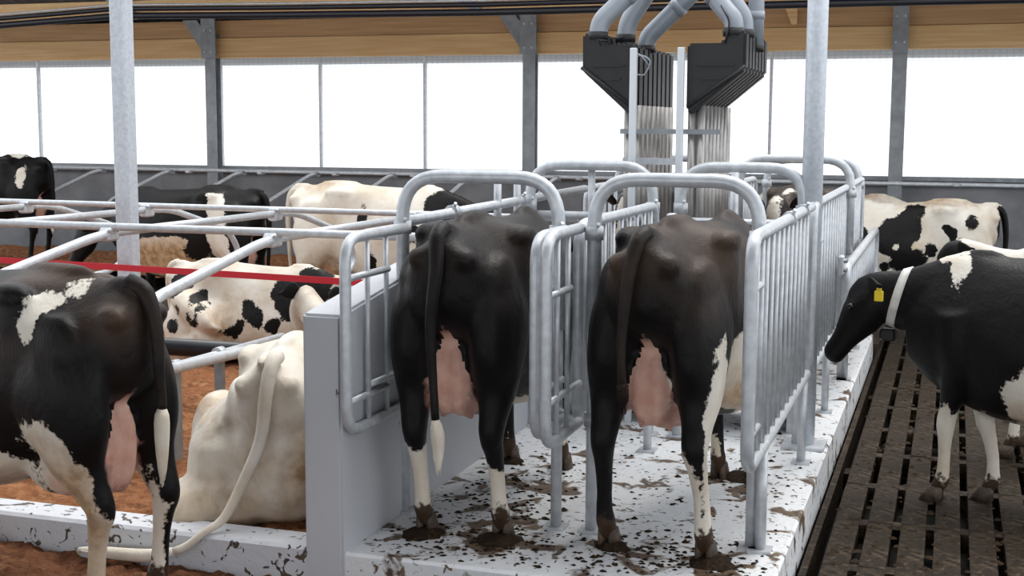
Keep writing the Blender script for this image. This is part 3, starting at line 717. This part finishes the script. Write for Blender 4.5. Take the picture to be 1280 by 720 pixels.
    me = m.mesh('body')
    if lying and roll:
        me.transform(rollm.to_4x4())
    o = bpy.data.objects.new('body', me); COL.objects.link(o)
    rm = o.modifiers.new('r', 'REMESH'); rm.mode = 'VOXEL'; rm.voxel_size = voxel; rm.use_smooth_shade = True
    sm = o.modifiers.new('s', 'SMOOTH'); sm.factor = .5; sm.iterations = 12 if voxel < .02 else 4
    dg = bpy.context.evaluated_depsgraph_get(); me2 = bpy.data.meshes.new_from_object(o.evaluated_get(dg))
    o.modifiers.clear(); o.data = me2; me2.name = 'body'; bpy.data.meshes.remove(me)
    me2.materials.clear(); me2.materials.append(M['coat'])
    me2.polygons.foreach_set('use_smooth', [True] * len(me2.polygons))
    n = len(me2.vertices); V = np.empty(n * 3, np.float32); me2.vertices.foreach_get('co', V); V = V.reshape(-1, 3).astype(float)
    f = coat_field(V, base, patches)
    if white_face: f = np.maximum(f, soft(V, [(tuple(P + D * .2 + up * .03), (.26, .055, .2))]))
    set_attr(me2, 'coat', f)
    pk = []
    if udder and not lying: pk += [((-.56, 0, .64), (.22, .145, .17)), ((-.73, 0, .76), (.14, .10, .23))]
    pf = soft(V, pk) if pk else np.full(n, -1.0)
    if base == 'white' or white_face: pf = np.maximum(pf, soft(V, [(tuple(P + D * .52 - up * .1), (.09, .09, .09))]))
    pf = np.where((V[:, 2] > .74) & (np.abs(V[:, 1]) > .10 - (V[:, 2] - .74) * .36) & (V[:, 0] < 0), -1, pf)
    set_attr(me2, 'pink', pf)
    br = np.clip((V[:, 2] + (0 if not lying else .5) - .95) / .35, 0, 1) * brown; set_attr(me2, 'brown', br)
    tf = soft(V, tan) if tan else np.full(n, -1.0)
    if lying: tf = np.maximum(tf, (.14 - V[:, 2]) * .6)
    set_attr(me2, 'tan', tf)
    set_attr(me2, 'dirt', (np.clip((.20 - V[:, 2]) / .2, -1, 1) * .9 - .1) if not lying else np.full(n, -1.0))
    put_local(o, root)
    # hooves: two claws each
    if detail:
        for (hx, hy) in hooves:
            q = MB()
            if not lying:
                for s in (-1, 1):
                    rg = []
                    for z, a0, b0, cx in ((.085, .040, .019, -.005), (.05, .050, .022, .005), (.0, .065, .026, .02)):
                        rg.append([np.array([hx + cx + a0 * math.cos(k * math.pi / 5), hy + s * .024 + b0 * math.sin(k * math.pi / 5), z]) for k in range(10)])
                    loft_rings(q, rg)
            else:
                blob(q, (hx, hy, .035), (.055, .04, .035))
            ho = q.build('hoof', 'hoof'); put_local(ho, root)
        if not skip_head:
            C0 = P - up * .075
            for s in (-1, 1):
                q = MB(); blob(q, C0 + D * .175 + lat * s * .088 + up * .058, (.021, .018, .018)); put_local(q.build('eye', 'eye'), root)
                q = MB(); e0 = C0 + D * .02 + lat * s * .085 + up * .045; e1 = e0 + lat * s * .12 - D * .065 + up * -.055
                rg = []
                for t_ in np.linspace(0, 1, 9):
                    wd = .012 + .05 * math.sin(min(1, t_ * 1.15) * math.pi) ** .8 * (1 - .3 * t_); c = e0 * (1 - t_) + e1 * t_ + up * (.02 * math.sin(t_ * 3))
                    dn = D * .5 - up; dn = dn / np.linalg.norm(dn)
                    rg.append([c + dn * wd * math.cos(k * math.pi / 5) + np.cross(lat, dn) * .014 * math.sin(k * math.pi / 5) for k in range(10)])
                loft_rings(q, rg); eo = q.build('ear', 'coat'); W = np.array([v.co for v in eo.data.vertices])
                set_attr(eo.data, 'coat', np.full(len(W), .3 if white_ears else -.3)); set_attr(eo.data, 'tan', np.full(len(W), -.02 if white_ears else -1)); set_attr(eo.data, 'brown', np.zeros(len(W)))
                set_attr(eo.data, 'pink', np.full(len(W), -1)); set_attr(eo.data, 'dirt', np.full(len(W), -1)); put_local(eo, root)
                if ear_tag and s == 1:
                    c = e0 * .45 + e1 * .55 + lat * s * .03 - up * .03
                    q = MB(); q.box((0, 0, -.03), (.05, .012, .06), None, .004); q.box((0, 0, .012), (.028, .012, .03), None, .004)
                    ty = q.build('ear_tag', 'tag'); ty.location = tuple(c); ty['label'] = 'yellow ear tag'; put_local(ty, root)
            if collar:
                k_ = .38; c = P * (1 - k_) + nb * k_ + np.array([0, 0, -.085]); ax = (nb - P); ax /= np.linalg.norm(ax)
                l2 = np.array([0, 1, 0.]); u2 = np.cross(ax, l2); ring = []
                q = MB(); vs = []; fs = []; K = 32
                bv = BVHTree.FromPolygons([tuple(v) for v in V], [tuple(p.vertices) for p in me2.polygons])
                for k in range(K):
                    a = 2 * math.pi * k / K; dr = Vector(u2 * math.cos(a) + l2 * math.sin(a)).normalized()
                    for w2 in (-.024, .024):
                        c_ = Vector(c + ax * w2); hit = bv.ray_cast(c_, dr, .4); d_ = hit[3] if hit[0] is not None else .15
                        pr_ = [c_ + dr * (d_ + .009), c_ + dr * (d_ - .004)]
                        vs += [tuple(p_) for p_ in (pr_ if w2 > 0 else pr_[::-1])]
                for k in range(K):
                    l = (k + 1) % K
                    for j in range(4): fs.append((k * 4 + j, k * 4 + (j + 1) % 4, l * 4 + (j + 1) % 4, l * 4 + j))
                q.add(vs, fs, True); so = q.build('collar', 'strap'); so['label'] = 'white neck strap'; put_local(so, root)
                low = c - u2 * (.19 if u2[2] > 0 else -.19)
                b = MB().box(tuple(low), (.09, .07, .07), None, .012).build('collar_box', 'black_plastic'); put_local(b, so) if False else put_local(b, root)
    # tail
    tp = tail or [(-.86, 0, 1.36), (-.925, 0, 1.30), (-.955, 0, 1.1), (-.95, 0, .85), (-.94, 0, .66), (-.93, 0, .55), (-.93, 0, .44)]
    T = crom([list(p) for p in tp], 4); L = len(T); ks = int(L * .72)
    q = MB(); q.tube([tuple(p) for p in T[:ks + 1]], [.040 - .022 * min(1, (i / ks) * 1.25) for i in range(ks + 1)], 10)
    to = q.build('tail', 'coat'); W = np.array([v.co for v in to.data.vertices])
    def plain(ob, val):
        nn = len(ob.data.vertices); set_attr(ob.data, 'coat', np.full(nn, val))
        for a_ in ('tan', 'pink', 'dirt'): set_attr(ob.data, a_, np.full(nn, -1))
        set_attr(ob.data, 'brown', np.full(nn, brown * .5))
    plain(to, .3 if base == 'white' and not tail_black else -.3); put_local(to, root)
    q = MB(); Ts = T[ks:]; nS = len(Ts)
    q.tube([tuple(p) for p in Ts], [.018 + (.016 if tail_white > 0 else .006) * math.sin(math.pi * (i / (nS - 1)) ** .8) - .010 * i / nS for i in range(nS)], 10)
    if detail:
        r2 = random.Random(3)
        for _ in range(14):
            off = Vector((r2.uniform(-.018, .018), r2.uniform(-.018, .018), 0))
            q.tube([Vector(Ts[k]) + off * (1 if k < nS - 2 else .5) + Vector((0, 0, r2.uniform(-.03, .01) if k == nS - 1 else 0)) for k in range(1, nS)], [.008 - .006 * k / nS for k in range(1, nS)], 5)
    sw = q.build('tail_switch', 'coat'); plain(sw, .3 if (tail_white > 0 or base == 'white') and not tail_black else -.3)
    sw.parent = to
    return root
def put_local(o, root):
    o.parent = root      # mesh coordinates are already the thing's own

W_, B_ = 1, -1
cow('black cow seen from behind under the left hoop, tail hanging over a pink udder', (-2.07, 6.02, 0), 92, 1.0, 'black',
    [(W_, (-.70, .17, .18), (.14, .12, .27)), (W_, (-.70, -.17, .15), (.14, .12, .22)), (W_, (.5, .16, .15), (.14, .12, .18)), (W_, (.5, -.16, .15), (.14, .12, .18)), (W_, (0, -.1, .5), (.3, .14, .12)), (W_, (-.66, 0, .62), (.1, .1, .16))],
    feet=dict(hl=(-2.20, 5.40), hr=(-1.85, 5.44), fl=(-2.25, 6.74), fr=(-1.93, 6.68)), poll=(1.05, .06, 1.20), hdir=(.75, .1, -.7), voxel=.015, udder=.98, brown=.25,
    tail=[(-.82, 0, 1.395), (-.90, 0, 1.36), (-.945, -.01, 1.22), (-.955, .01, 1.0), (-.95, 0, .75), (-.95, -.01, .60), (-.945, -.02, .50), (-.945, -.02, .38)], tail_white=1)
cow('brown-black cow seen from behind under the right hoop, with a cream hind leg and belly', (-1.10, 6.10, 0), 84, 1.0, 'black',
    [(W_, (-.68, -.30, .46), (.12, .14, .48)), (W_, (-.80, -.14, .22), (.12, .12, .30)), (W_, (-.22, -.32, .70), (.30, .2, .26)), (W_, (.15, -.28, .60), (.28, .2, .16)), (W_, (.52, .16, .14), (.14, .12, .20)), (W_, (.52, -.16, .14), (.14, .12, .22)), (W_, (-.66, .06, .22), (.05, .1, .2)), (W_, (-.7, 0, .72), (.1, .1, .12))],
    feet=dict(hl=(-1.37, 5.48), hr=(-.93, 5.42), fl=(-1.10, 6.77), fr=(-.92, 6.80)), poll=(1.05, .05, 1.20), hdir=(.75, .1, -.7), voxel=.015, udder=1.0, brown=.9,
    tan=[((-.1, -.30, .62), (.35, .2, .12))],
    tail=[(-.82, 0, 1.395), (-.90, .01, 1.36), (-.94, .03, 1.22), (-.95, .05, 1.0), (-.95, .05, .84), (-.93, .05, .76), (-.92, .05, .68)], tail_white=0)
cow('black cow in the left foreground with a white flank patch, cut by the frame', (-3.82, 4.566, FL), 166, 1.0, 'black',
    [(W_, (-.62, .15, 1.37), (.06, .15, .04)), (W_, (-.56, .2, 1.325), (.07, .15, .045)), (W_, (-.52, .24, 1.26), (.03, .15, .065)), (W_, (.30, .30, .64), (.55, .3, .17)), (W_, (-.15, .30, .56), (.36, .3, .17)), (W_, (-.58, .28, .55), (.23, .2, .32)), (W_, (-.70, .17, .2), (.16, .2, .36)),
     (B_, (-.87, .2, .55), (.085, .15, .28)), (W_, (-.72, -.17, .2), (.16, .06, .4)), (W_, (-.64, -.12, .35), (.08, .1, .4)), (B_, (-.84, -.22, .55), (.07, .12, .2)), (W_, (.5, 0, .2), (.2, .3, .3))],
    feet=dict(hl=(-3.27, 4.36), hr=(-3.17, 4.66), fr=(-4.25, 4.84), fl=(-4.40, 4.55)), poll=(1.1, 0, 1.3), voxel=.013, udder=1.12, brown=.8,
    tan=[((.20, .25, .50), (.50, .35, .18)), ((-.66, .26, .40), (.26, .2, .40))],
    tail=[(-.82, 0, 1.395), (-.90, -.01, 1.36), (-.94, -.02, 1.22), (-.95, -.02, 1.05), (-.95, -.03, .95), (-.945, -.03, .85), (-.94, -.03, .62)], tail_white=1)
cow('black cow with a white collar and yellow ear tag, reaching its head to the barrier', (.56, 7.36, FL), 170, .96, 'black',
    [(W_, (.52, .10, 1.33), (.06, .12, .13)), (W_, (.58, 0, 1.40), (.07, .10, .07)), (W_, (.53, .17, .20), (.14, .12, .38)), (W_, (.38, -.04, .28), (.24, .15, .42)), (W_, (-.02, .34, .62), (.27, .2, .26)), (W_, (-.7, 0, .2), (.2, .4, .35)), (B_, (.47, .25, .62), (.07, .12, .22)), (W_, (.1, 0, .5), (.4, .2, .1))],
    feet=dict(fl=(-.035, 7.36), fr=(.225, 7.44)), poll=(1.02, .02, 1.22), hdir=(.62, .05, -.80), collar=True, ear_tag=True, voxel=.015, udder=.8, tan=[((-.02, .34, .50), (.25, .2, .14))])
cow('lying white cow with its rump to the kerb and its tail trailing over it', (-3.08, 6.14, -.11), 101, 1.0, 'white', [(B_, (1.02, .0, .92), (.02, .02, .02))],
    lying=True, voxel=.015, poll=(1.10, .36, .96), hdir=(.85, .25, -.45), tan=[((-.86, -.16, .32), (.10, .14, .22)), ((-.86, .22, .20), (.10, .16, .10)), ((-.90, .08, .45), (.06, .08, .12)), ((-.3, .45, .55), (.3, .2, .03)), ((1.06, .36, .80), (.12, .10, .12))], white_ears=False, roll=-3, one_side=True,
    tail=[(-.80, 0, .88), (-.88, .0, .85), (-.94, .01, .72), (-.97, .03, .52)], tailw=[(-3.00, 5.13, .20), (-3.05, 5.06, .07), (-3.11, 4.99, .02), (-3.20, 4.95, -.05), (-3.36, 4.92, -.09), (-3.60, 4.92, -.10), (-3.72, 4.92, -.10)])
cow('lying white cow with round black spots, side on under the red strap', (-5.25, 9.35, -.06), 3, .88, 'white',
    [(B_, (-.42, -.36, .60), (.065, .2, .07)), (B_, (-.41, -.40, .46), (.06, .2, .055)), (B_, (-.33, -.40, .48), (.05, .2, .075)), (B_, (-.36, -.42, .41), (.05, .2, .04)), (B_, (.03, -.40, .52), (.075, .2, .08)), (B_, (.12, -.40, .44), (.07, .2, .10)),
     (B_, (-.10, -.42, .31), (.08, .2, .06)), (B_, (-.03, -.42, .36), (.05, .2, .08)), (B_, (.32, -.3, .68), (.09, .3, .12)), (B_, (.55, -.25, .60), (.28, .4, .20)), (B_, (.60, -.1, .76), (.20, .3, .12)), (B_, (.28, -.40, .38), (.06, .2, .08)), (B_, (-.66, -.2, .70), (.14, .3, .14)), (B_, (-.55, -.38, .50), (.06, .2, .035)), (B_, (-.68, -.4, .34), (.07, .2, .06))],
    lying=True, tail=[(-.82, 0, .875), (-.90, .0, .84), (-.945, .02, .70), (-.95, .06, .45), (-.94, .12, .22), (-.95, .18, .06), (-.9, .30, .03), (-.8, .45, .03)], voxel=.02, poll=(1.05, -.2, .80), hdir=(.8, -.5, -.3), tan=[((-.20, -.40, .30), (.07, .2, .22)), ((-.05, -.42, .15), (.25, .2, .10))], udder=0, white_face=True, white_ears=True)
cow('cream white cow standing behind the neck rails with a black shoulder and neck', (-5.22, 11.7, FL), 6, 1.02, 'white',
    [(B_, (-.12, -.26, 1.10), (.05, .15, .13)), (B_, (.62, 0, 1.15), (.20, .3, .24)), (B_, (.95, 0, 1.2), (.3, .3, .4)), (B_, (.35, -.3, .98), (.12, .15, .08)), (B_, (-.02, -.3, .68), (.06, .15, .12))],
    poll=(1.1, 0, 1.15), hdir=(.6, 0, -.8), voxel=.024, udder=1.1, tan=[((-.55, 0, .55), (.3, .4, .2)), ((-.6, 0, 1.42), (.15, .12, .05))])
cow('black cow with a dirty tan belly and white hind leg, standing behind the square post', (-7.30, 11.5, FL), 182, .98, 'black',
    [(W_, (-.56, .24, .80), (.10, .15, .38)), (W_, (-.75, .17, .2), (.14, .12, .36)), (W_, (.62, .10, 1.32), (.05, .1, .08)), (W_, (.1, .3, .72), (.55, .3, .22)), (W_, (-.50, .26, 1.05), (.10, .2, .40)), (B_, (-.32, .36, .80), (.16, .2, .14))],
    poll=(1.15, 0, 1.0), hdir=(.6, 0, -.8), voxel=.024, udder=1.05, tan=[((.1, .3, .62), (.7, .3, .32))])
cow('black cow with a white flash on its rear, far left before the windows', (-11.72, 14.0, .03), 180, .98, 'black',
    [(W_, (-.66, .20, 1.15), (.07, .15, .18)), (W_, (-.45, 0, 1.44), (.16, .12, .05)), (W_, (0, 0, .55), (.5, .3, .1))], voxel=.03, poll=(1.1, 0, 1.3))
cow('white cow with big black side patches beyond the barrier on the right', (-.42, 12.9, FL), 181, .94, 'white',
    [(B_, (.08, .3, 1.08), (.19, .3, .20)), (B_, (-.02, .3, 1.17), (.16, .3, .15)), (B_, (-.10, .25, 1.33), (.11, .2, .07)), (B_, (-.05, .3, .84), (.18, .3, .14)), (B_, (-.41, .3, 1.16), (.05, .2, .05)), (B_, (-.46, .3, 1.11), (.05, .2, .08)), (B_, (-.63, .25, 1.22), (.055, .2, .065)),
     (B_, (-.92, 0, 1.2), (.06, .2, .2)), (B_, (-.27, .3, .96), (.05, .2, .06)), (B_, (.38, .3, .95), (.10, .3, .22)), (B_, (.17, .3, .78), (.045, .2, .05)), (W_, (.07, .3, .97), (.025, .2, .03))],
    poll=(1.1, 0, 1.0), hdir=(.6, 0, -.8), voxel=.024, udder=.9, tail_black=True, tan=[((-.3, 0, 1.4), (.3, .2, .06))])
cow('white cow with a black head and saddle, just behind the collared cow', (1.02, 8.72, FL), 180, .93, 'white',
    [(B_, (.42, .1, 1.30), (.15, .2, .10)), (B_, (1.12, 0, 1.15), (.17, .3, .3)), (B_, (-.2, .2, .9), (.3, .3, .3))],
    feet=dict(fl=(.37, 8.5)), poll=(1.05, .03, 1.38), hdir=(.55, 0, -.8), voxel=.02, udder=.9)
cow('dark cow whose back shows behind the white cow at the right edge', (1.55, 10.4, FL), 180, .93, 'black', [], voxel=.03, poll=(1.0, 0, 1.1), hdir=(.6, 0, -.8))
cow('cream cow whose back shows farthest off above the spotted white one', (-1.15, 14.5, FL), 2, .93, 'white', [(B_, (-.2, -.3, .9), (.2, .3, .2))], voxel=.03, poll=(1.05, 0, 1.15), hdir=(.6, 0, -.8), tan=[((-.1, 0, 1.4), (.6, .3, .1))])
cow('brown-black cow with a white forehead facing us beyond the right stall', (-1.12, 10.12, 0), 270, .98, 'black', [(W_, (.55, 0, 1.45), (.5, .12, .06))], voxel=.022, poll=(1.15, 0, 1.36), hdir=(.45, 0, -.9), brown=1.5, white_face=True)
cow('black cow with a white forehead facing us beyond the left stall', (-2.06, 10.15, 0), 270, .98, 'black', [], voxel=.022, poll=(1.15, -.1, 1.36), hdir=(.45, 0, -.9), white_face=True)

# ------------------------------------------------------------------ manure and straw crumbs on the platform
m = MB(); r3 = random.Random(11)
spots = [(-2.18, 5.33), (-1.85, 5.38), (-1.9, 5.9), (-2.0, 6.5), (-1.37, 5.45), (-.90, 5.40), (-1.0, 6.75), (-1.8, 5.2), (-2.1, 6.1), (-1.25, 5.35), (-.95, 5.25)]
for k in range(1300):
    if r3.random() < .7:
        c = spots[r3.randrange(len(spots))]; x = r3.gauss(c[0], .14); y = r3.gauss(c[1], .18)
    else: x = r3.uniform(-2.35, -.66); y = r3.uniform(5.06, 8)
    if not (-2.38 < x < -.65 and y > 5.05): continue
    s = r3.uniform(.003, .013) * (1.5 if r3.random() < .15 else 1); a = r3.random() * 6.28
    vs = [(x + s * math.cos(a + i * math.pi / 3) * r3.uniform(.7, 1.5), y + s * math.sin(a + i * math.pi / 3) * r3.uniform(.7, 1.3), .001) for i in range(6)]
    vs.append((x, y, s * r3.uniform(.4, .9)))
    m.add(vs, [(i, (i + 1) % 6, 6) for i in range(6)])
for c in ((-2.20, 5.36, .10), (-1.85, 5.37, .11), (-1.36, 5.46, .08), (-.90, 5.39, .10), (-2.24, 6.72, .08), (-1.0, 6.8, .1)):
    vs = [(c[0], c[1], .035)]; 
    for ring, rr in ((0, .5), (1, 1)):
        for i in range(14):
            a = i * math.pi / 7; q = c[2] * rr * r3.uniform(.8, 1.2); vs.append((c[0] + q * math.cos(a), c[1] + q * math.sin(a), .026 * (1 - ring) + .001))
    m.add(vs, [(0, 1 + i, 1 + (i + 1) % 14) for i in range(14)] + [(1 + i, 15 + i, 15 + (i + 1) % 14, 1 + (i + 1) % 14) for i in range(14)], True)
o = m.build('manure', 'manure'); tag(o, 'dark manure crumbs and lumps scattered on the white platform', 'manure', kind='stuff')
m = MB()
for k in range(800):
    x = r3.uniform(-.5, 1.1); y = 4.9 + 6 * r3.random() ** 1.3; s = r3.uniform(.006, .028); a = r3.random() * 6.28
    vs = [(x + s * math.cos(a + i * math.pi / 3) * r3.uniform(.7, 1.5), y + s * math.sin(a + i * math.pi / 3) * r3.uniform(.7, 1.3), FL - .004) for i in range(6)]
    vs.append((x, y, FL + s * r3.uniform(.3, .7)))
    m.add(vs, [(i, (i + 1) % 6, 6) for i in range(6)], True)
o = m.build('manure', 'manure'); tag(o, 'wet manure crumbs trodden over the slatted floor', 'manure', kind='stuff')
